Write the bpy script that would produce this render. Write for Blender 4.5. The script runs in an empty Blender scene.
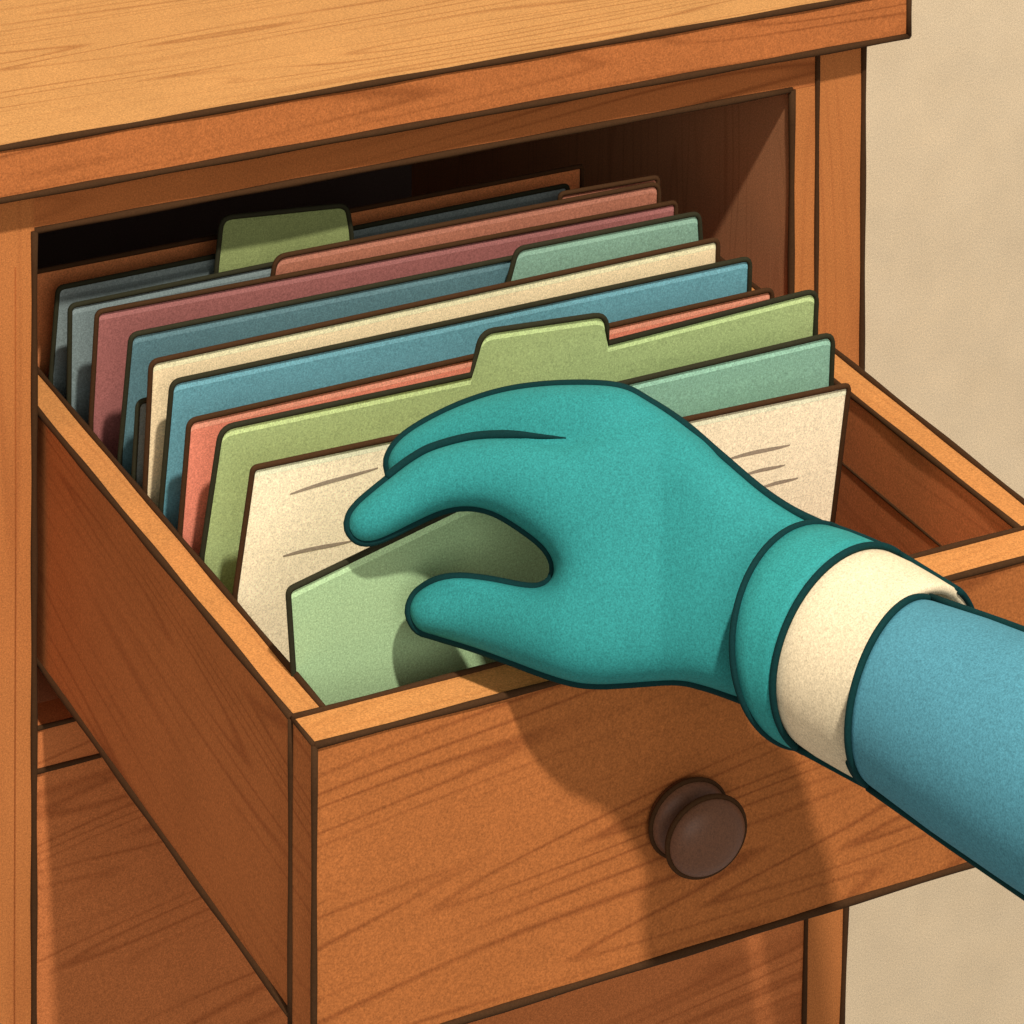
import bpy, math, random
import numpy as np
from mathutils import Vector, Matrix
from mathutils.geometry import delaunay_2d_cdt
from mathutils.bvhtree import BVHTree
random.seed(4)
SC = bpy.context.scene
COL = SC.collection
S = 0.01                                   # everything below is written in centimetres

# ------------------------------------------------------------------ camera
FPX = 3582.19
PITCH, YAW, ROLL = 0.0239, 0.4608, 0.0035
SX, SY = -47.8154, -1645.1854
CAM = np.array([-54.0348, -151.9857, 65.4769])
Fv = np.array([math.sin(YAW)*math.cos(PITCH), math.cos(YAW)*math.cos(PITCH), -math.sin(PITCH)])
R0 = np.array([math.cos(YAW), -math.sin(YAW), 0.0]); U0 = np.cross(R0, Fv)
Rv = math.cos(ROLL)*R0 + math.sin(ROLL)*U0
Uv = -math.sin(ROLL)*R0 + math.cos(ROLL)*U0
cd = bpy.data.cameras.new('camera'); cam = bpy.data.objects.new('camera', cd); COL.objects.link(cam)
M = Matrix.Identity(4)
for i in range(3):
    M[i][0], M[i][1], M[i][2], M[i][3] = Rv[i], Uv[i], -Fv[i], CAM[i]*S
cam.matrix_world = M
cd.sensor_width = 36; cd.lens = FPX/1024*36
cd.shift_x = -SX/1024; cd.shift_y = SY/1024
cd.clip_start = 0.05; cd.clip_end = 50
SC.camera = cam
SC.render.resolution_x = SC.render.resolution_y = 1024

# ------------------------------------------------------------------ light
w = bpy.data.worlds.new('World'); SC.world = w; w.use_nodes = True
w.node_tree.nodes['Background'].inputs[0].default_value = (1.0, 0.96, 0.90, 1)
w.node_tree.nodes['Background'].inputs[1].default_value = 0.375
LDIR = Vector((0.095, 0.555, -0.83)).normalized()
ld = bpy.data.lights.new('key_lamp', 'AREA'); ld.shape = 'DISK'; ld.size = 0.13; ld.energy = 123
ld.color = (1.0, 0.955, 0.88)
lo = bpy.data.objects.new('key_lamp', ld); COL.objects.link(lo)
lo.location = Vector((0.18, -0.20, -0.05)) - LDIR*3.2
lo.rotation_euler = LDIR.to_track_quat('-Z', 'Y').to_euler()
FDIR = Vector((0.22, 0.90, -0.28)).normalized()       # broad soft fill from the front
l2 = bpy.data.lights.new('fill_lamp', 'AREA'); l2.shape = 'DISK'; l2.size = 1.6; l2.energy = 27; l2.color = (1.0, 0.96, 0.90)
f2 = bpy.data.objects.new('fill_lamp', l2); COL.objects.link(f2)
f2.location = Vector((0.18, -0.20, -0.05)) - FDIR*3.2; f2.rotation_euler = FDIR.to_track_quat('-Z', 'Y').to_euler()
SC.view_settings.view_transform = 'Standard'; SC.view_settings.look = 'None'
SC.view_settings.exposure = 0; SC.view_settings.gamma = 1
SC.cycles.max_bounces = 6; SC.cycles.diffuse_bounces = 3

# ------------------------------------------------------------------ helpers
def ray(x, y): return Fv + Rv*(x-512-SX)/FPX - Uv*(y-512-SY)/FPX
def on_z(x, y, z): r = ray(x, y); return CAM + r*(z-CAM[2])/r[2]
ZS = -8.6281                               # top of the drawer sides
def on_lean(x, y, c, k):                   # onto the leaning plane  Y + k*(Z-ZS) = c
    r = ray(x, y); n = np.array([0, 1, k]); return CAM + r*((c+k*ZS-n@CAM)/(n@r))
def on_x(x, y, c): r = ray(x, y); return CAM + r*(c-CAM[0])/r[0]

def lin(c): return tuple(((v/255)/12.92 if v/255 <= .04045 else ((v/255+.055)/1.055)**2.4) for v in c)

def nt(name):
    m = bpy.data.materials.new(name); m.use_nodes = True
    t = m.node_tree; b = t.nodes['Principled BSDF']; b.inputs['Roughness'].default_value = .85
    b.inputs['Specular IOR Level'].default_value = .08
    return m, t, b
def node(t, ty, **kw):
    n = t.nodes.new(ty)
    for k, v in kw.items(): setattr(n, k, v)
    return n
def math_(t, op, a, b=None, c=None):
    n = node(t, 'ShaderNodeMath', operation=op)
    for i, v in enumerate((a, b, c)):
        if v is None: continue
        if isinstance(v, (int, float)): n.inputs[i].default_value = v
        else: t.links.new(v, n.inputs[i])
    return n.outputs[0]
def mix(t, fac, a, b, bt='MIX'):
    n = node(t, 'ShaderNodeMix', data_type='RGBA', blend_type=bt)
    for i, v in ((0, fac), (6, a), (7, b)):
        if isinstance(v, (int, float)): n.inputs[i].default_value = v
        elif isinstance(v, tuple): n.inputs[i].default_value = (*v[:3], 1)
        else: t.links.new(v, n.inputs[i])
    return n.outputs[2]
def noise(t, co, scale, detail=2, rough=.5, dist=0):
    n = node(t, 'ShaderNodeTexNoise'); t.links.new(co, n.inputs['Vector'])
    n.inputs['Scale'].default_value = scale; n.inputs['Detail'].default_value = detail
    n.inputs['Roughness'].default_value = rough; n.inputs['Distortion'].default_value = dist
    return n.outputs[0]
def mapped(t, co, sc, loc=(0, 0, 0), rot=(0, 0, 0)):
    n = node(t, 'ShaderNodeMapping'); t.links.new(co, n.inputs[0])
    n.inputs['Scale'].default_value = sc; n.inputs['Location'].default_value = loc; n.inputs['Rotation'].default_value = rot
    return n.outputs[0]
def grain(t, co, col, amt=1.0):
    """sandy paper grain over a colour"""
    a = noise(t, co, 1500, 1, .7); b = noise(t, co, 700, 2, .6); c = noise(t, co, 22, 3, .6)
    v = math_(t, 'MULTIPLY_ADD', a, 1.05*amt, 1-.525*amt)
    v = math_(t, 'MULTIPLY', v, math_(t, 'MULTIPLY_ADD', b, .45*amt, 1-.225*amt))
    v = math_(t, 'MULTIPLY', v, math_(t, 'MULTIPLY_ADD', c, .22*amt, 1-.11*amt))
    cc = node(t, 'ShaderNodeCombineColor'); [t.links.new(v, cc.inputs[i]) for i in range(3)]
    return mix(t, 1.0, col, cc.outputs[0], 'MULTIPLY')
def flat(name, rgb, amt=1.0, rough=.85, alt=None):
    m, t, b = nt(name); co = node(t, 'ShaderNodeTexCoord').outputs['Object']
    col = tuple(rgb)
    if alt:
        f = noise(t, mapped(t, co, (1, 1, 1.8)), 26, 4, .65); f = math_(t, 'MULTIPLY_ADD', f, 2.4, -.7)
        f = node_clamp(t, f); col = mix(t, f, tuple(rgb), tuple(alt))
    t.links.new(grain(t, co, col, amt), b.inputs['Base Color']); b.inputs['Roughness'].default_value = rough
    return m
def node_clamp(t, v):
    n = node(t, 'ShaderNodeClamp'); t.links.new(v, n.inputs[0]); return n.outputs[0]
def wood(name, rgb, dark, axis='x', slope=0.0, seed=0, lines=1.0, freq=1.0):
    m, t, b = nt(name); co = node(t, 'ShaderNodeTexCoord').outputs['Object']
    k = {'x': (.95, 14, 14), 'y': (14, .95, 14), 'z': (15, 15, 1.3)}[axis]
    rot = {'x': (0, slope, 0), 'y': (slope, 0, 0), 'z': (0, slope, 0)}[axis]
    rc = mapped(t, co, (1, 1, 1), (seed*.37, seed*.21, seed*.53), rot)
    sc = mapped(t, rc, k)
    big = noise(t, sc, 2.5*freq, 1, .35, .1)
    # thin wandering strokes = level lines of a stretched noise, broken up by a second noise
    v = math_(t, 'MULTIPLY', big, 11.0); fr = math_(t, 'FRACT', v)
    tri = math_(t, 'ABSOLUTE', math_(t, 'SUBTRACT', fr, .5))
    ln = node_clamp(t, math_(t, 'MULTIPLY_ADD', tri, -5.5, 1.0))
    brk = node_clamp(t, math_(t, 'MULTIPLY_ADD', noise(t, mapped(t, rc, tuple(x*(1.9 if x < 2 else .8) for x in k)), 3.0, 1, .5), 4.5, -1.55))
    fine = noise(t, mapped(t, rc, tuple(x*3.2 for x in k)), 6, 3, .6)
    ln = math_(t, 'MULTIPLY', math_(t, 'MULTIPLY', ln, brk), .8*lines)
    tone = node_clamp(t, math_(t, 'MULTIPLY_ADD', fine, 1.5, -.52))
    c = mix(t, math_(t, 'MULTIPLY', tone, .14), tuple(rgb), tuple(dark))
    c = mix(t, ln, c, tuple(dark))
    t.links.new(grain(t, co, c, 1.0), b.inputs['Base Color'])
    return m

class MB:
    def __init__(s): s.v, s.f, s.m, s.sm = [], [], [], []
    def add(s, vs, fs, mi=0, smooth=False):
        o = len(s.v); s.v += [tuple(float(c) for c in p) for p in vs]
        for f in fs: s.f.append(tuple(i+o for i in f)); s.m.append(mi); s.sm.append(smooth)
    def hexa(s, P, mi=0):                   # 8 points: bottom ring 0-3, top ring 4-7
        s.add(P, [(3, 2, 1, 0), (4, 5, 6, 7), (0, 1, 5, 4), (1, 2, 6, 5), (2, 3, 7, 6), (3, 0, 4, 7)], mi)
    def box(s, a, b, mi=0, skip=()):
        (x0, y0, z0), (x1, y1, z1) = a, b
        s.hexa([(x0, y0, z0), (x1, y0, z0), (x1, y1, z0), (x0, y1, z0), (x0, y0, z1), (x1, y0, z1), (x1, y1, z1), (x0, y1, z1)], mi)
    def prism(s, front, back, mi=0):
        n = len(front)
        s.add(list(front)+list(back), [tuple(range(n)), tuple(range(2*n-1, n-1, -1))] + [(i, i+n, (i+1) % n+n, (i+1) % n) for i in range(n)], mi)
    def tube(s, pts, r, closed=False, mi=1, n=8, taper=(False, False)):
        P = [Vector(p) for p in pts]
        Q = [P[0]]
        for p in P[1:]:
            if (p-Q[-1]).length > 1e-4: Q.append(p)
        P = Q; N = len(P); vs = []
        if N < 2: return
        T = []
        for i in range(N):
            a = P[i-1] if (i or closed) else P[i]; b_ = P[(i+1) % N] if (i < N-1 or closed) else P[i]
            T.append((b_-a).normalized())
        up = Vector((0, 0, 1)) if abs(T[0].z) < .9 else Vector((1, 0, 0))
        x = T[0].cross(up).normalized()
        L = N-1
        for i in range(N):
            x = (x-T[i]*x.dot(T[i])).normalized(); y = T[i].cross(x)
            rr = r[i] if isinstance(r, (list, tuple)) else r
            if taper[0]: rr *= min(1, .12+i/(.35*L))
            if taper[1]: rr *= min(1, .12+(L-i)/(.35*L))
            for j in range(n):
                a = 2*math.pi*j/n; vs.append(P[i]+x*math.cos(a)*rr+y*math.sin(a)*rr)
        fs = []
        for i in range(N if closed else N-1):
            for j in range(n):
                a = i*n+j; b_ = i*n+(j+1) % n; c = ((i+1) % N)*n+(j+1) % n; d = ((i+1) % N)*n+j
                fs.append((a, b_, c, d))
        if not closed: fs += [tuple(range(n-1, -1, -1)), tuple(range((N-1)*n, N*n))]
        s.add(vs, fs, mi, True)
    def line(s, a, b, r=.1, mi=1, wob=.012): # hand inked edge: a very slightly uneven dark bead
        a, b = Vector(a), Vector(b); n = max(2, int((b-a).length/1.6)); ph = random.random()*9
        pts = [a.lerp(b, i/n) for i in range(n+1)]
        r *= 1.3; rs = [r*(1+.14*math.sin(ph+i*1.3)) for i in range(n+1)]
        s.tube(pts, rs, mi=mi)
        
    def build(s, name, mats, parent=None, loc=None):
        me = bpy.data.meshes.new(name)
        o = bpy.data.objects.new(name, me); COL.objects.link(o)
        off = np.array(loc if loc is not None else (0, 0, 0), float)
        me.from_pydata([tuple((np.array(p)-off)*S) for p in s.v], [], s.f)
        for m in mats: me.materials.append(m)
        me.polygons.foreach_set('material_index', s.m); me.polygons.foreach_set('use_smooth', s.sm); me.update()
        if parent is not None:
            o.parent = parent; o.location = Vector([c*S for c in off])-parent.location
        else: o.location = [c*S for c in off]
        return o
def empty(name, loc, label, cat, group=None):
    o = bpy.data.objects.new(name, None); COL.objects.link(o); o.location = [c*S for c in loc]; o.empty_display_size = .05
    tag(o, label, cat, group); return o
def tag(o, label, cat, group=None):
    o['label'] = label; o['category'] = cat
    if group: o['group'] = group
    return o

# ------------------------------------------------------------------ materials
INK = flat('brown_ink', (.055, .024, .009), .6)
INKG = flat('dark_green_ink', (.028, .026, .013), .6)
INKT = flat('dark_teal_ink', (.004, .030, .030), .6)
W_TOP = wood('honey_wood_lit_top', (.53, .262, .088), (.34, .135, .04), 'x', .012, 1, 1.0)  # tabletop upper face: honey tone with light from above mixed into the colour
W_EDGE = wood('honey_wood_lit_edge', (.58, .24, .07), (.40, .14, .035), 'x', 0, 2, .4)  # upward drawer edges: paler wood copies, top light put into the colour
W_EDGEY = wood('honey_wood_lit_edge_deep', (.56, .23, .067), (.38, .13, .035), 'y', 0, 3, .4)
W_FX = wood('chestnut_wood_wide', (.40, .128, .034), (.24, .068, .018), 'x', .11, 4, 1.15, 1.05)
W_RAIL = wood('chestnut_wood_rail', (.43, .135, .038), (.26, .075, .02), 'x', .02, 5, 1.1)
W_FZ = wood('chestnut_wood_upright', (.46, .158, .044), (.33, .10, .028), 'z', 0, 6, .55, .6)
W_SIDE = wood('drawer_side_wood', (.46, .148, .044), (.26, .068, .02), 'y', -.12, 7, .75)
W_IN = wood('inner_drawer_wood', (.58, .18, .06), (.34, .09, .03), 'y', .0, 8, .5)
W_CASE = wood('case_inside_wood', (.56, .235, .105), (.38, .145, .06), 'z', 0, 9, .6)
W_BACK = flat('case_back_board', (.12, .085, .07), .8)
W_LOW = wood('lower_drawer_wood', (.50, .158, .048), (.28, .075, .021), 'x', .11, 10, .8)
GROOVE = flat('groove_wood', (.30, .085, .022), .8)
EDGE_HILITE = flat('edge_highlight_wood', (.74, .46, .21), .8)  # tabletop front edge highlight, painted as a pale strip
KNOB = flat('dark_knob_wood', (.15, .060, .028), .9, .5); KNOB.node_tree.nodes['Principled BSDF'].inputs['Specular IOR Level'].default_value = .3
WALLM = flat('beige_wall', (.67, .515, .318), .8, .9, alt=(.74, .575, .36)) if False else flat('beige_wall', (.72, .565, .375), 1.1, .9, alt=(.755, .585, .38))

# ------------------------------------------------------------------ wall
mb = MB(); mb.box((-150, 62, -150), (330, 66, 150))
wl = mb.build('wall', [WALLM]); wl['kind'] = 'structure'

# ------------------------------------------------------------------ cabinet
W, S1, S2 = 40.0, 41.4784, 44.2225
OV, TB, TT, TR = 1.3632, 2.2204, 4.5749, 46.024
RZ1, RZ2 = -22.79, -24.76
ZB = -60
cab = empty('wooden_cabinet', (20, 20, ZB), 'honey brown wooden cabinet with an overhanging top and its upper drawer bay open', 'cabinet')
LW = .11
t = MB(); t.box((-30, -OV, TB), (TR, 46, TT))
t.m = [0, 1, 2, 2, 2, 2]
t.line((-30, -OV, TT), (TR, -OV, TT), .12, 3); t.line((-30, -OV, TB), (TR, -OV, TB), .13, 3)
t.line((TR, -OV, TB), (TR, -OV, TT), .13, 3); t.line((TR, -OV, TT), (TR, 46, TT), .12, 3); t.add([(-30, -OV+.14, TT+.004), (TR-.14, -OV+.14, TT+.004), (TR-.14, -OV+.34, TT+.004), (-30, -OV+.34, TT+.004)], [(0, 1, 2, 3)], 4); t.line((TR, -OV, TB), (TR, 46, TB), .12, 3)
t.build('tabletop', [W_RAIL, W_TOP, W_RAIL, INK, EDGE_HILITE], cab)
# upper rail
t = MB(); t.box((0, 0, 0), (S1, 2, TB-.02)); t.line((0, -.01, 0), (W, -.01, 0), .13)
t.build('upper_rail', [W_RAIL, INK], cab)
# left upright
t = MB(); t.box((-14, -.0, ZB), (0, 2, TB-.02)); t.line((-.0, -.01, 0), (-.0, -.01, ZB), .12)
t.tube([(-.9, -.0, -1.5), (-.88, -.0, -15), (-.93, 0, -34), (-.9, 0, -50)], .035, mi=2)
t.build('left_upright', [W_FZ, INK, GROOVE], cab)
# narrow inner upright to the right of the opening
t = MB(); t.box((W, 0, RZ2), (S1-.02, 2, -.01)); t.m[5] = 2; t.line((W, -.01, 0), (W, -.01, RZ2), .13); 
t.build('inner_upright', [W_FZ, INK, W_CASE], cab)
# outer right upright, slightly tapered towards the foot
t = MB(); ZM = -20
for za, zb, pa, pb in ((TB-.02, ZM, (S1, S2), (S1, S2)), (ZM, ZB, (S1, S2), (S1-.67, S2-1.33))):
    t.hexa([(pb[0], 0, zb), (pb[1], 0, zb), (pb[1], 2, zb), (pb[0], 2, zb), (pa[0], 0, za), (pa[1], 0, za), (pa[1], 2, za), (pa[0], 2, za)])
    t.line((pa[0], -.01, za), (pb[0], -.01, zb), .10); t.line((pa[1], -.01, za), (pb[1], -.01, zb), .12)
t.build('right_upright', [W_FZ, INK], cab)
# middle rail
t = MB(); t.box((0, .0, RZ2), (W-.01, 2, RZ1)); t.line((0, 0, RZ1), (W, 0, RZ1), .08)
t.build('middle_rail', [W_LOW, INK], cab)
# carcass
t = MB(); t.box((W, 2.01, ZB), (S2-1.4, 45, TB-.02)); t.build('side_wall', [W_CASE], cab)
t = MB(); t.box((-3, 2.01, ZB), (0, 45, TB-.02)); t.build('side_wall', [W_CASE], cab)
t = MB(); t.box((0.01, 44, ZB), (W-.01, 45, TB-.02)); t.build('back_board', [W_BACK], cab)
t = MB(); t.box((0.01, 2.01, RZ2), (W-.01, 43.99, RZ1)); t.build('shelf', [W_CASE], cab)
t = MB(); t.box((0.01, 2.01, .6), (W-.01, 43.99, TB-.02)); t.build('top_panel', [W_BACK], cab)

# lower, closed drawer
ldw = empty('closed_drawer', (20, 1, -40), 'closed lower drawer front of brown wood beneath the open drawer', 'drawer')
t = MB(); t.box((.05, .05, ZB), (S1-.45, 1.8, RZ2-.03)); t.line((0, 0, RZ2), (S1-.4, 0, RZ2), .09)
t.build('front_panel', [W_LOW, INK], ldw)

# ------------------------------------------------------------------ open drawer
D, TH = 30.1021, 2.1579
XL0, XL1 = .4467, 1.8347
XR1F, XR0F, XR1B, XR0B = 34.1676, 35.6209, 34.9709, 36.7756
ZBF, ZBS = -20.8902, -20.15
YB = -D+TH; YE = 8.0
dr = empty('open_drawer', (17, -12, ZBS), 'pulled out upper drawer with round knob, filled with hanging files', 'drawer')
fr = MB(); e = .012
fr.box((XL0, -D, ZBF), (60, YB, ZS))
fr.m = [0, 1, 0, 0, 0, 2]
for a, b, r in (((XL0, -D, ZS), (60, -D, ZS), .10), ((XL0, YB, ZS), (60, YB, ZS), .10), ((XL0, -D, ZBF), (60, -D, ZBF), .12), ((XL0, -D, ZS), (XL0, -D, ZBF), .10),
             ((XL0, YB, ZS), (XL0, YB, ZBF), .11), ((XL0, -D, ZS), (XL0, YB, ZS), .07)):
    fr.line(a, b, r, 3)
# shorten: true right end of the front panel
XE = 38.6
fr.v = [(XE if p[0] > 59.5 else p[0], p[1], p[2]) for p in fr.v]
fr.v = [(min(p[0], XE), p[1], p[2]) for p in fr.v]
fr.build('front_panel', [W_FX, W_EDGE, W_SIDE, INK], dr)
t = MB(); t.box((XL0, YB+.01, ZBS), (XL1, YE, ZS)); t.m = [0, 1, 0, 0, 0, 0]
t.line((XL0, YB, ZS), (XL0, YE, ZS), .11, 2); t.line((XL1, YB, ZS), (XL1, YE, ZS), .10, 2); t.line((XL0, YB, ZBS), (XL0, YE, ZBS), .12, 2)
t.build('side_panel', [W_SIDE, W_EDGEY, INK], dr)
def xr(y, a, b): return a+(b-a)*(y-YB)/(0-YB)
t = MB(); y0, y1 = YB+.01, YE
A_ = [(xr(y0, XR1F, XR1B), y0), (xr(y0, XR0F, XR0B), y0), (xr(y1, XR0F, XR0B), y1), (xr(y1, XR1F, XR1B), y1)]
t.hexa([(x, y, ZBS) for x, y in A_]+[(x, y, ZS) for x, y in A_]); t.m = [0, 1, 0, 0, 0, 0]
t.line((*A_[0], ZS), (*A_[3], ZS), .10, 2); t.line((*A_[1], ZS), (*A_[2], ZS), .11, 2)
g1, g2 = on_x(845, 470, 34.3), on_x(945, 547, 34.2); zz = g1[2]
t.line((xr(-8, XR1F, XR1B), -8, zz), (xr(-25.5, XR1F, XR1B), -25.5, zz-.1), .055, 2)
t.build('side_panel', [W_IN, W_EDGEY, INK], dr)
t = MB(); t.box((XL1+.01, YB+.01, ZBS+.2), (XR1F-.2, YE-.1, ZBS+.9)); t.build('bottom_panel', [W_IN], dr)
t = MB(); t.box((XL1+.01, YE-1, ZBS+.91), (XR1F, YE, ZS-.5)); t.build('back_panel', [W_IN], dr)
# knob: turned wood
kc = on_lean(686, 818, -D-.2, 0); kx, kz = kc[0], kc[2]+.2
t = MB()
prof = [(0, 0), (1.78, 0), (1.86, -.18), (1.86, -.5), (1.62, -.72), (1.05, -.9), (.92, -1.1), (.98, -1.35), (1.5, -1.45), (1.84, -1.6), (1.92, -1.75), (1.86, -1.95), (1.6, -2.2), (1.1, -2.4), (.5, -2.5), (0.001, -2.52)]
n = 48; vs = []; fs = []
for r, y in prof:
    for j in range(n): a = 2*math.pi*j/n; vs.append((kx+.9*r*math.cos(a), -D+y, kz-.12+r*.79*math.sin(a)))
for i in range(len(prof)-1):
    for j in range(n): fs.append((i*n+j, i*n+(j+1) % n, (i+1)*n+(j+1) % n, (i+1)*n+j))
t.add(vs, fs, 0, True)
for r, y in ((1.9, -.4), (1.95, -1.78)):
    t.tube([(kx+.9*r*math.cos(2*math.pi*j/n), -D+y, kz-.12+r*.79*math.sin(2*math.pi*j/n)) for j in range(n)], .11, True, 1)
kn = t.build('knob', [KNOB, INK], dr)

# ------------------------------------------------------------------ files in the drawer
def rounded(P, r, which):
    """P: list of (x,z); round the listed corners"""
    out = []; n = len(P)
    for i, p in enumerate(P):
        p = Vector(p)
        if i not in which: out.append(tuple(p)); continue
        a = Vector(P[i-1])-p; b = Vector(P[(i+1) % n])-p
        rr = min(r, a.length*.45, b.length*.45); a = p+a.normalized()*rr; b = p+b.normalized()*rr
        for k in range(6):
            q = k/5; out.append(tuple(a*(1-q)**2+p*2*q*(1-q)+b*q*q))
    return out
BZ = ZBS+1.0
def sheet(name, top_px, cut_px, k, color, pale, label, cat, ink=None, c=None, xl=None, thick=.12, bot=None, right_px=None, strip=True, marks=(), sharp=(), rad=.35, lr=.125, group='files standing in the open drawer', below=None):
    """top_px: pixels of the upper outline left to right; cut_px: where the left edge dips behind the drawer side"""
    ink = ink or INK; k = k*.3
    if c is None: c = on_z(*cut_px, ZS)[1]
    T = [on_lean(*p, c, k) for p in top_px]; T = [(q[0], q[2]) for q in T]
    if cut_px is not None:
        q = on_lean(*cut_px, c, k); x0 = q[0]; f = (BZ-T[0][1])/(q[2]-T[0][1]); xb = x0; zc = q[2]
        if xl is not None: xb = xl
    else: xb = T[0][0] if xl is None else xl
    if right_px is not None:
        q = on_lean(*right_px, c, k); f = (BZ-T[-1][1])/(q[2]-T[-1][1]); xr_ = T[-1][0]+(q[0]-T[-1][0])*f
    else: xr_ = T[-1][0]
    bz = BZ if below is None else below
    P = T+[(xr_, bz), (xb, bz)]+([(xb, zc)] if cut_px is not None and xl is None else [])
    P = rounded(P, rad, set(range(len(T)))-set(sharp))
    yy = lambda z: c-k*(z-ZS)
    F = [(x, yy(z), z) for x, z in P]; B = [(x, yy(z)+thick, z) for x, z in P]
    base = ((xb+xr_)/2, yy(bz), bz)
    m = MB(); m.prism(F, B, 0)
    # dark bound edge
    loop = F[:-2]; 
    nb = 3 if cut_px is not None and xl is None else 2
    m.tube((F[-2:] if nb == 3 else F[-1:])+F[:-nb]+[F[-nb]], lr, False, 1)
    if strip:                               # highlight painted as a paler band just under the edge
        top = [(x, z) for x, z in P[:-nb]]; U = []; L = []
        a, b = 2, len(top)-3
        for i in range(a, b+1):
            x, z = top[i]; U.append((x, yy(z-.07)-.008, z-.07)); L.append((x, yy(z-.42)-.008, z-.42))
        vs = U+L; n_ = len(U)
        m.add(vs, [(i, i+n_, i+1+n_, i+1) for i in range(n_-1)], 2)
    for (a, b, r) in marks:                 # printed rules
        A, Bq = on_lean(*a, c, k), on_lean(*b, c, k); d = Bq-A; up = np.array([0, -k, 1.0]); off = np.array([0, -.02, 0])
        pts = []
        for i in range(9):
            q = i/8; h = r*math.sin(math.pi*min(1, .06+q*.9))**.6
            pts.append((A+d*q+off+up*(h+.03*math.sin(q*5)), A+d*q+off-up*(h-.03*math.sin(q*5))))
        vs = [p[0] for p in pts]+[p[1] for p in pts]
        m.add(vs, [(i, i+9, i+10, i+1) for i in range(8)], 3)
    o = m.build(name, [color, ink, pale, PENCIL], None, base)
    tag(o, label, cat, group); return o
PENCIL = flat('pencil_grey', (.34, .26, .18), .8)
def pair(name, rgb, f=1.35, alt=None):
    a = lin(rgb); b = tuple(min(.85, v*f+.02) for v in a)
    return flat(name, a, 1.0, .85, alt and lin(alt)), flat(name+'_highlight', b, 1.0)  # second material is the lighter colour of the painted top highlight
M_GREY, M_GREYL = pair('slate_card', (124, 136, 134), 1.2)
M_GREY2, M_GREY2L = pair('slate_card_deep', (118, 132, 130), 1.25)
M_OLIVE, M_OLIVEL = pair('olive_card', (136, 146, 92), 1.5)
M_SALMON, M_SALMONL = pair('terracotta_card', (170, 108, 84), 1.2)
M_MAROON, M_MAROONL = pair('maroon_card', (156, 96, 90), 1.25)
M_BLUE, M_BLUEL = pair('petrol_card', (88, 122, 128), 1.25)
M_AQUA, M_AQUAL = pair('sage_teal_card', (126, 160, 140), 1.3)
M_CREAM, M_CREAML = pair('cream_card', (240, 212, 168), 1.1)
M_BLUE2, M_BLUE2L = pair('sky_blue_card', (98, 152, 162), 1.35)
M_RED, M_REDL = pair('coral_card', (226, 134, 108), 1.35)
M_GREEN, M_GREENL = pair('leaf_green_card', (162, 178, 120), 1.6)
M_TEAL, M_TEALL = pair('grey_green_card', (130, 170, 148), 1.5)
M_PAPER, M_PAPERL = pair('ivory_paper', (250, 231, 194), 1.0)
M_SHEET, M_SHEETL = pair('pale_green_paper', (160, 188, 140), 1.35)
M_BROWN, M_BROWNL = pair('brown_card', (205, 125, 75), 1.1)

sheet('divider_card', [(30, 273), (582, 166)], None, .02, M_BROWN, M_BROWNL, 'rust brown divider card, rearmost in the drawer', 'divider', c=6.2, strip=False, rad=.2)
sheet('file_folder', [(58, 288), (568, 185)], (51, 376), .08, M_GREY, M_GREYL, 'slate grey folder right behind the olive tab, its top corner farthest left', 'folder', INKG, rad=.3)
sheet('tabbed_card', [(216, 272), (222, 218), (347, 205), (352, 236)], None, .05, M_OLIVE, M_OLIVEL, 'olive green index tab rising above the slate folders at the back', 'index tab', INKG, c=2.75, strip=False, rad=.5, below=-8)
sheet('file_folder', [(70, 306), (560, 205)], (69, 396), .03, M_GREY2, M_GREY2L, 'slate grey folder in front of the olive tab and behind the maroon folder', 'folder', INKG, rad=.3)
sheet('file_folder', [(560, 194), (658, 177)], None, .05, M_SALMON, M_SALMONL, 'thin terracotta folder showing just a sliver behind the wide terracotta one', 'folder', c=1.1, strip=False, rad=.25)
sheet('file_folder', [(271, 285), (276, 257), (659, 183)], None, .05, M_SALMON, M_SALMONL, 'wide terracotta folder starting mid drawer, behind the maroon folder', 'folder', c=.1, rad=.5)
sheet('file_folder', [(97, 312), (676, 202)], (91, 420), .1, M_MAROON, M_MAROONL, 'dusky maroon folder between terracotta and petrol blue folders', 'folder', rad=.3)
sheet('file_folder', [(131, 335), (690, 222)], (120, 455), .15, M_BLUE, M_BLUEL, 'petrol blue folder behind the cream folder, dark and dull', 'folder', INKG, rad=.35)
sheet('tabbed_card', [(506, 290), (517, 249), (699, 213), (701, 245)], None, .12, M_AQUA, M_AQUAL, 'sage green index card standing up behind the right half of the cream folder', 'index tab', INKG, c=-6.0, rad=.4)
sheet('index_card', [(138, 402), (175, 394)], (134, 474), .1, M_GREY, M_GREYL, 'small blue grey card tucked low between petrol folder and cream folder', 'card', INKG, c=-7.0, strip=False, rad=.3)
sheet('file_folder', [(151, 362), (718, 239)], (145, 490), .1, M_CREAM, M_CREAML, 'cream coloured folder between two blue folders', 'folder', rad=.35)
sheet('file_folder', [(172, 382), (750, 258)], (161, 507), .15, M_BLUE2, M_BLUE2L, 'bright sky blue folder between cream and coral folders', 'folder', INKG, rad=.4)
sheet('file_folder', [(189, 421), (772, 289)], (180, 533), .15, M_RED, M_REDL, 'coral red folder just behind the leaf green tabbed folder', 'folder', rad=.35)
sheet('file_folder', [(221, 428), (471, 375), (482, 332), (606, 314), (608, 343), (817, 290)], (202, 556), .25, M_GREEN, M_GREENL, 'leaf green folder with a raised tab above the gloved hand', 'folder', INKG, rad=.6, sharp=(1, 4))
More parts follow.
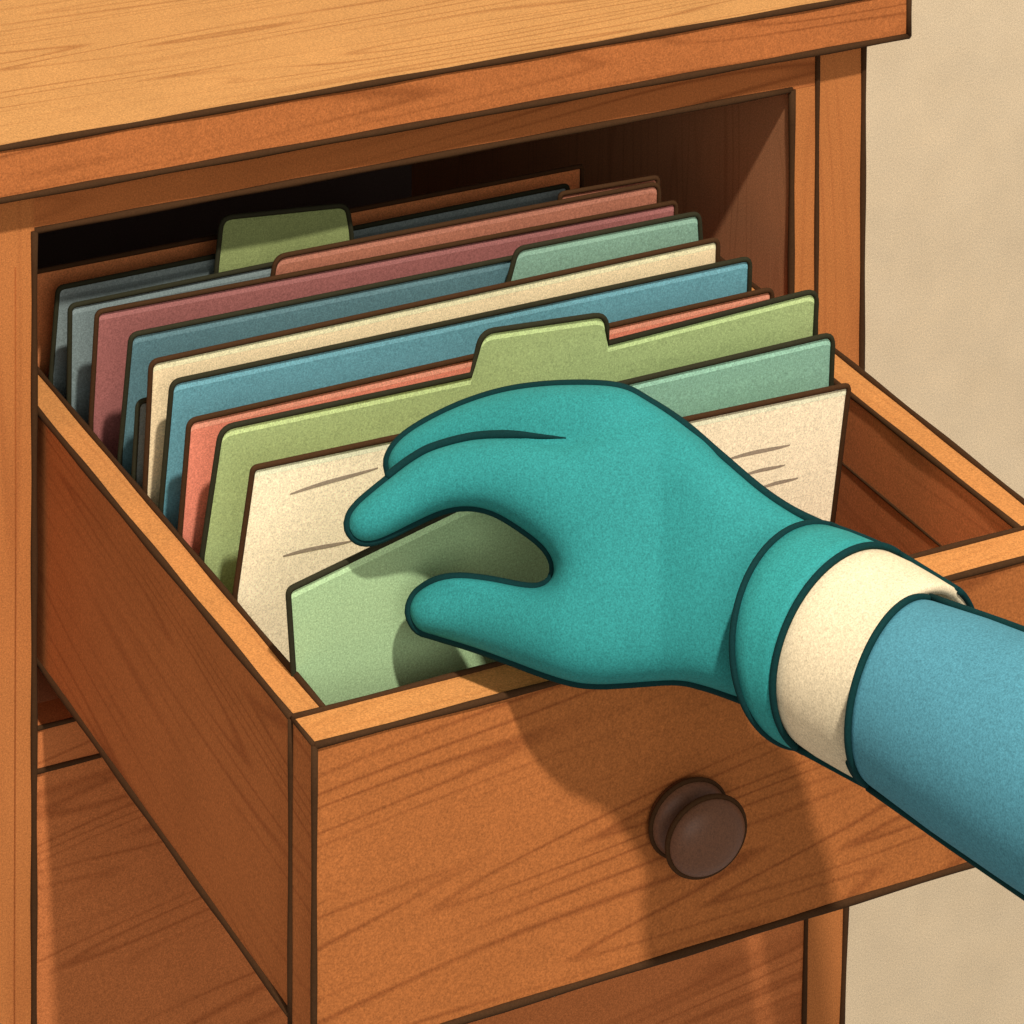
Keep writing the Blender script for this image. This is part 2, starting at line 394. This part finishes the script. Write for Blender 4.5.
sheet('file_folder', [(560, 398), (833, 334)], None, .2, M_TEAL, M_TEALL, 'grey green folder right of the hand, behind the ivory papers', 'folder', INKG, c=-17.2, rad=.5)
sheet('paper_sheet', [(253, 468), (600, 394)], (235, 595), .2, M_PAPER, M_PAPERL, 'ivory paper with faint pencil rules left of the index finger', 'paper', marks=[((290, 494), (378, 467), .085), ((283, 556), (352, 540), .085)], rad=.2)
sheet('paper_sheet', [(540, 450), (849, 385)], None, .2, M_PAPER, M_PAPERL, 'ivory paper with three short rules right of the hand, above the cuff', 'paper', c=-19.9, right_px=(832, 525),
      marks=[((728, 459), (790, 444), .085), ((744, 475), (785, 464), .075), ((760, 488), (798, 477), .075)], rad=.25)
sheet('paper_sheet', [(288, 590), (460, 507), (560, 470), (640, 540)], (294, 680), .0, M_SHEET, M_SHEETL, 'pale green sheet with slanting top held between thumb and fingers', 'paper', INKG, rad=.25, c=-25.15)

# ------------------------------------------------------------------ gloved hand and arm
N0 = ray(560, 560); N0 = N0/np.linalg.norm(N0)
P0 = on_lean(380, 560, -26.6, 0)
H0 = P0@N0
def on_plane(x, y, g=0.0):                 # plane across the view of the hand, g cm nearer
    r = ray(x, y); return CAM + r*((H0-g-CAM@N0)/(r@N0))
def sstep(a, b, x): t_ = min(1, max(0, (x-a)/(b-a))); return t_*t_*(3-2*t_)
def gfield(x, y):
    g = 1.3*sstep(380, 620, x) + max(0, (x-660))*.0195
    g += .1*sstep(560, 640, y)*sstep(620, 420, x) if x < 620 else 0
    g -= 1.7*sstep(570, 430, x)*sstep(555, 595, y) if x < 570 else 0
    return g
def spline(P, closed=True, step=4.0):
    P = [np.array(p, float) for p in P]; n = len(P); out = []
    for i in range(n if closed else n-1):
        p0 = P[i-1] if (closed or i > 0) else P[i]; p1 = P[i]; p2 = P[(i+1) % n]
        p3 = P[(i+2) % n] if (closed or i+2 < n) else p2
        k = max(1, int(np.linalg.norm(p2-p1)/step))
        for j in range(k):
            t_ = j/k; out.append(.5*((2*p1)+(-p0+p2)*t_+(2*p0-5*p1+4*p2-p3)*t_**2+(-p0+3*p1-3*p2+p3)*t_**3))
    if not closed: out.append(P[-1])
    return out
def inset(P, d, closed=True):
    n = len(P); out = []
    for i in range(n):
        a = P[i-1] if (closed or i) else P[i]; b = P[(i+1) % n] if (closed or i < n-1) else P[i]
        t_ = (b-a)/(np.linalg.norm(b-a)+1e-9); out.append(P[i]+np.array([-t_[1], t_[0]])*d)
    return out
def inside(pts, X, Y):
    r = np.zeros(X.shape, bool); n = len(pts)
    for i in range(n):
        x1, y1 = pts[i]; x2, y2 = pts[(i+1) % n]
        c = ((y1 > Y) != (y2 > Y)) & (X < (x2-x1)*(Y-y1)/((y2-y1) if y2 != y1 else 1e-9)+x1); r ^= c
    return r
INS = 2.4
def inflate(outline, mb_, gfun, hmax=3.0, extra=0.0, hs=1.0):
    P = inset(spline(outline, True, 4.0), INS); A = np.array(P)
    x0, y0 = A.min(0)-6; x1, y1 = A.max(0)+6; st = 2.0
    gx = np.arange(x0, x1, st); gy = np.arange(y0, y1, st); X, Y = np.meshgrid(gx, gy)
    m = inside(P, X, Y).astype(float); u = np.zeros_like(X)
    for _ in range(1800):
        u[1:-1, 1:-1] = m[1:-1, 1:-1]*.25*(u[:-2, 1:-1]+u[2:, 1:-1]+u[1:-1, :-2]+u[1:-1, 2:]+st*st)
    def h(x, y):
        i = (x-x0)/st; j = (y-y0)/st; a = int(i); b = int(j); fi = i-a; fj = j-b
        v = u[b, a]*(1-fi)*(1-fj)+u[b, a+1]*fi*(1-fj)+u[b+1, a]*(1-fi)*fj+u[b+1, a+1]*fi*fj
        hh = math.sqrt(max(0, 2*v))/21.5*hs; return hmax*math.tanh(hh/hmax)
    seg = len(P); V = [tuple(p) for p in P]
    D2 = lambda x, y: np.min((A[:, 0]-x)**2+(A[:, 1]-y)**2)
    sp = 6.0; r = 0
    y = y0
    while y < y1:
        x = x0+(sp/2 if r % 2 else 0)
        while x < x1:
            if inside(P, np.array([x]), np.array([y]))[0] and D2(x, y) > 20: V.append((x, y))
            x += sp
        y += sp*.87; r += 1
    for i in range(seg):                    # a row close to the rim for a round shoulder
        a, b = A[i-1], A[(i+1) % seg]; d = b-a; d /= np.linalg.norm(d)+1e-9
        for s_ in (1, -1):
            q = A[i]+np.array([-d[1], d[0]])*s_*1.6
            if inside(P, np.array([q[0]]), np.array([q[1]]))[0] and D2(*q) > 1.9: V.append(tuple(q))
    res = delaunay_2d_cdt([Vector(v) for v in V], [(i, (i+1) % seg) for i in range(seg)], [], 1, 1e-4)
    vv, ee, ff, ov = res[0], res[1], res[2], res[3]
    rim = set(i for i, o_ in enumerate(ov) if any(k < seg for k in o_))
    top = []; bot = []; vs = []
    for i, v in enumerate(vv):
        g = gfun(v.x, v.y)
        if i in rim: top.append(len(vs)); bot.append(len(vs)); vs.append(on_plane(v.x, v.y, g))
        else:
            hh = max(.12, h(v.x, v.y)); ww = 1-.28*sstep(690, 790, v.x); top.append(len(vs)); vs.append(on_plane(v.x, v.y, g+hh*ww)); bot.append(len(vs)); vs.append(on_plane(v.x, v.y, g-hh*ww))
    fs = [tuple(top[i] for i in f) for f in ff]+[tuple(bot[i] for i in reversed(f)) for f in ff]
    mb_.add(vs, fs, 0, True)
    return P

UP = [(387, 476), (385, 459), (397, 439), (424, 420), (467, 400), (514, 387), (569, 382), (620, 385), (651, 400), (686, 423), (721, 453), (761, 487), (792, 508), (823, 523)]
CREASE = [(387, 477), (411, 459), (434, 447), (473, 437), (512, 435), (540, 436.5), (566, 438)]
LOW = [(752, 706), (729, 697), (702, 688), (675, 683), (624, 686), (600, 687), (575, 685), (544, 676), (509, 663), (473, 650), (434, 638), (417, 632), (408, 619), (407, 606), (415, 591), (434, 579), (458, 575), (489, 578), (520, 584), (538, 585), (549, 578), (551, 564), (540, 546), (512, 525), (489, 513), (466, 509), (442, 513), (415, 525), (391, 537), (372, 544), (356, 542), (346, 530), (347, 516), (356, 503), (372, 489)]
FRONT = CREASE + [(600, 420), (640, 410), (686, 426), (721, 455), (761, 489), (792, 510), (823, 527), (855, 548), (890, 600), (905, 680), (880, 740), (845, 750), (800, 735)] + LOW
BACK = UP[:-3] + [(740, 500), (700, 560), (640, 560), (580, 520), (520, 490), (455, 482), (415, 486), (395, 484)]
hand = MB()
inflate(FRONT, hand, gfield, 3.0)
gb = lambda x, y: gfield(x, y)-1.9+1.5*sstep(430, 640, x)
inflate(BACK, hand, gb, 2.3)
# ring and little finger, curled down out of sight behind the middle finger
RING = [(440, 450), (452, 425), (500, 412), (560, 402), (620, 402), (660, 430), (640, 480), (580, 470), (520, 455), (470, 462), (448, 466)]
inflate(RING, hand, lambda x, y: gfield(x, y)-3.9+2.6*sstep(450, 650, x)-.8*sstep(500, 440, x), 1.1)
LITTLE = [(500, 470), (506, 448), (550, 430), (610, 425), (660, 440), (670, 490), (640, 520), (600, 490), (550, 478), (518, 488)]
inflate(LITTLE, hand, lambda x, y: gfield(x, y)-5.2+3.3*sstep(500, 660, x)-.7*sstep(540, 500, x), .95)
tmp = hand.build('glove', [])
md = tmp.modifiers.new('r', 'REMESH'); md.mode = 'VOXEL'; md.voxel_size = .0011; md.use_smooth_shade = True
ms = tmp.modifiers.new('s', 'SMOOTH'); ms.factor = .5; ms.iterations = 10
dg = bpy.context.evaluated_depsgraph_get(); ev = tmp.evaluated_get(dg); me = bpy.data.meshes.new_from_object(ev)
V = [tuple(c/S for c in v.co) for v in me.vertices]; Fc = [tuple(p.vertices) for p in me.polygons]
bpy.data.objects.remove(tmp); bpy.data.meshes.remove(me)
glove = MB(); glove.add(V, Fc, 0, True)
bvh = BVHTree.FromPolygons([Vector(v) for v in V], Fc)
def hit(x, y):
    r = Vector(ray(x, y)).normalized(); h_ = bvh.ray_cast(Vector(CAM), r); return h_[3] if h_[0] is not None else None
OR = .19
upc = inset(spline(UP, False, 5), 2.6, False); lowc = inset(spline(LOW+[(387, 477)], False, 5), 2.6, False); crc = spline(CREASE, False, 5)
def gup(x, y): return gfield(x, y)+(-1.9+1.5*sstep(430, 640, x) if x < 640 else -.4+.4*sstep(640, 720, x))
glove.tube([on_plane(x, y, gup(x, y)) for x, y in upc], OR)
glove.tube([on_plane(x, y, gfield(x, y)) for x, y in lowc], OR)
pts = []
for i, (x, y) in enumerate(crc):
    q = on_plane(x, y, gfield(x, y)); dd = np.linalg.norm(q-CAM)
    hs_ = [hit(x+dx, y+dy) for dx, dy in ((0, 0), (0, -5), (0, 4))]; hs_ = [v for v in hs_ if v]
    r = ray(x, y); r = r/np.linalg.norm(r)
    dist = min([dd]+([sum(hs_)/len(hs_)] if hs_ else []))
    if i < 3: dist = dd
    pts.append(dist)
for _ in range(3): pts = [pts[0]]+[(pts[i-1]+pts[i]+pts[i+1])/3 for i in range(1, len(pts)-1)]+[pts[-1]]
cp = []
for (x, y), dist in zip(crc, pts):
    r = ray(x, y); cp.append(CAM+r/np.linalg.norm(r)*dist)
glove.tube(cp, OR, taper=(False, True))
GL = lin((48, 134, 131))
G_MAT = flat('teal_rubber', GL, .95, .7)
per = empty('person', on_plane(640, 560, 0), 'arm in teal glove, ivory cuff and blue sleeve, reaching into the open drawer', 'person')
glove.build('glove', [G_MAT, INKT], per, on_plane(600, 560, 0))

DK = .92                                   # wrists are flatter front to back
def ring(Tp, Bp, g, sag, n=72, grow=0.0):
    """circle through two rim points; the camera side bows left by sag (fraction of radius)"""
    Tq, Bq = on_plane(*Tp, g), on_plane(*Bp, g); Cq = (Tq+Bq)/2; e1 = (Tq-Bq)/2; R_ = np.linalg.norm(e1); e1 /= R_; R_ += grow
    left = np.cross(N0, e1); left /= np.linalg.norm(left)
    if left@Rv > 0: left = -left
    e2 = sag*left+math.sqrt(1-sag*sag)*DK*(-N0)
    return [Cq+R_*(math.cos(2*math.pi*j/n)*e1+math.sin(2*math.pi*j/n)*e2) for j in range(n)]
def loft(m, rings, mi=0, n=72):
    vs = [p for r in rings for p in r]; fs = []
    for i in range(len(rings)-1):
        for j in range(n): fs.append((i*n+j, (i+1)*n+j, (i+1)*n+(j+1) % n, i*n+(j+1) % n))
    m.add(vs, fs, mi, True)
def lerp2(a, b, t_): return (a[0]+(b[0]-a[0])*t_, a[1]+(b[1]-a[1])*t_)
T1, B1, T2, B2, T3, B3 = (829, 525), (788, 746), (898, 553), (797, 748), (958, 590), (864, 784)
g1_, g2_, g3_ = 4.3, 5.4, 7.4
# glove band (rolled cuff)
m = MB(); rs = []
for t_, gr in ((0, -.5), (0, -.12), (.04, 0), (.35, .06), (.7, .04), (1, 0), (1, -.25)):
    rs.append(ring(lerp2(T1, T2, t_), lerp2(B1, B2, t_), g1_+(g2_-g1_)*t_, .76-.10*t_, grow=gr))
loft(m, rs); r1 = ring(T1, B1, g1_, .76); r2 = ring(T2, B2, g2_, .66)
m.tube(r1, .135, True); m.tube(r2, .135, True)
m.tube([on_plane(*lerp2(T1, T2, k/6), g1_+(g2_-g1_)*k/6) + Uv*.06*math.sin(math.pi*k/6) for k in range(7)], .115)
m.build('glove_cuff', [flat('teal_band', lin((50, 141, 137)), .95, .7), INKT], per, on_plane(840, 640, 3.5))
# ivory cuff
m = MB(); rs = []
for t_, gr in ((-.3, -.55), (0, -.12), (.3, -.03), (.7, 0), (.96, 0), (1, -.06), (1, -.34), (.85, -.38), (.2, -.5)):
    rs.append(ring(lerp2(T2, T3, t_), lerp2(B2, B3, t_), g2_+(g3_-g2_)*t_, .66-.07*t_, grow=gr))
loft(m, rs); r3 = ring(T3, B3, g3_, .59); m.tube([r3[j % 72] for j in range(-30, 1)], .13); m.tube([r3[j] for j in range(31, 42)], .12)
for a, b in ((T2, T3), (B2, B3)): m.tube([on_plane(*lerp2(a, b, k/6), g2_+(g3_-g2_)*k/6) for k in range(7)], .125)
CUFF = flat('ivory_cloth', lin((228, 208, 172)), .9)
m.build('shirt_cuff', [CUFF, INKT], per, on_plane(880, 660, 5))
# sleeve
m = MB(); rs = []
Ts, Bs, Te, Be = (930, 600), (868, 784), (1230, 712), (1200, 1011)
for t_, gr in ((0, -.9), (0, -.04), (.02, 0), (.2, .1), (.4, .1), (.6, .06), (.8, 0), (1, 0), (1.5, 0), (2.4, 0)):
    rs.append(ring(lerp2(Ts, Te, t_), lerp2(Bs, Be, t_), 9.4+9.2*t_, .54-.08*t_, grow=gr))
loft(m, rs); m.tube(ring(Ts, Bs, 9.4, .54, grow=.02), .14, True)
m.add(rs[-1], [tuple(range(72))], 0)
for a, b, sg in ((Ts, Te, 1), (Bs, Be, -1)): m.tube([on_plane(*lerp2(a, b, k/12), 9.4+9.2*k/12)+Uv*sg*(.10+.06*min(1, k/3)) for k in range(28)], .15)
m.build('sleeve', [flat('blue_sleeve_cloth', lin((78, 137, 152)), .95), INKT], per, on_plane(1000, 740, 8))
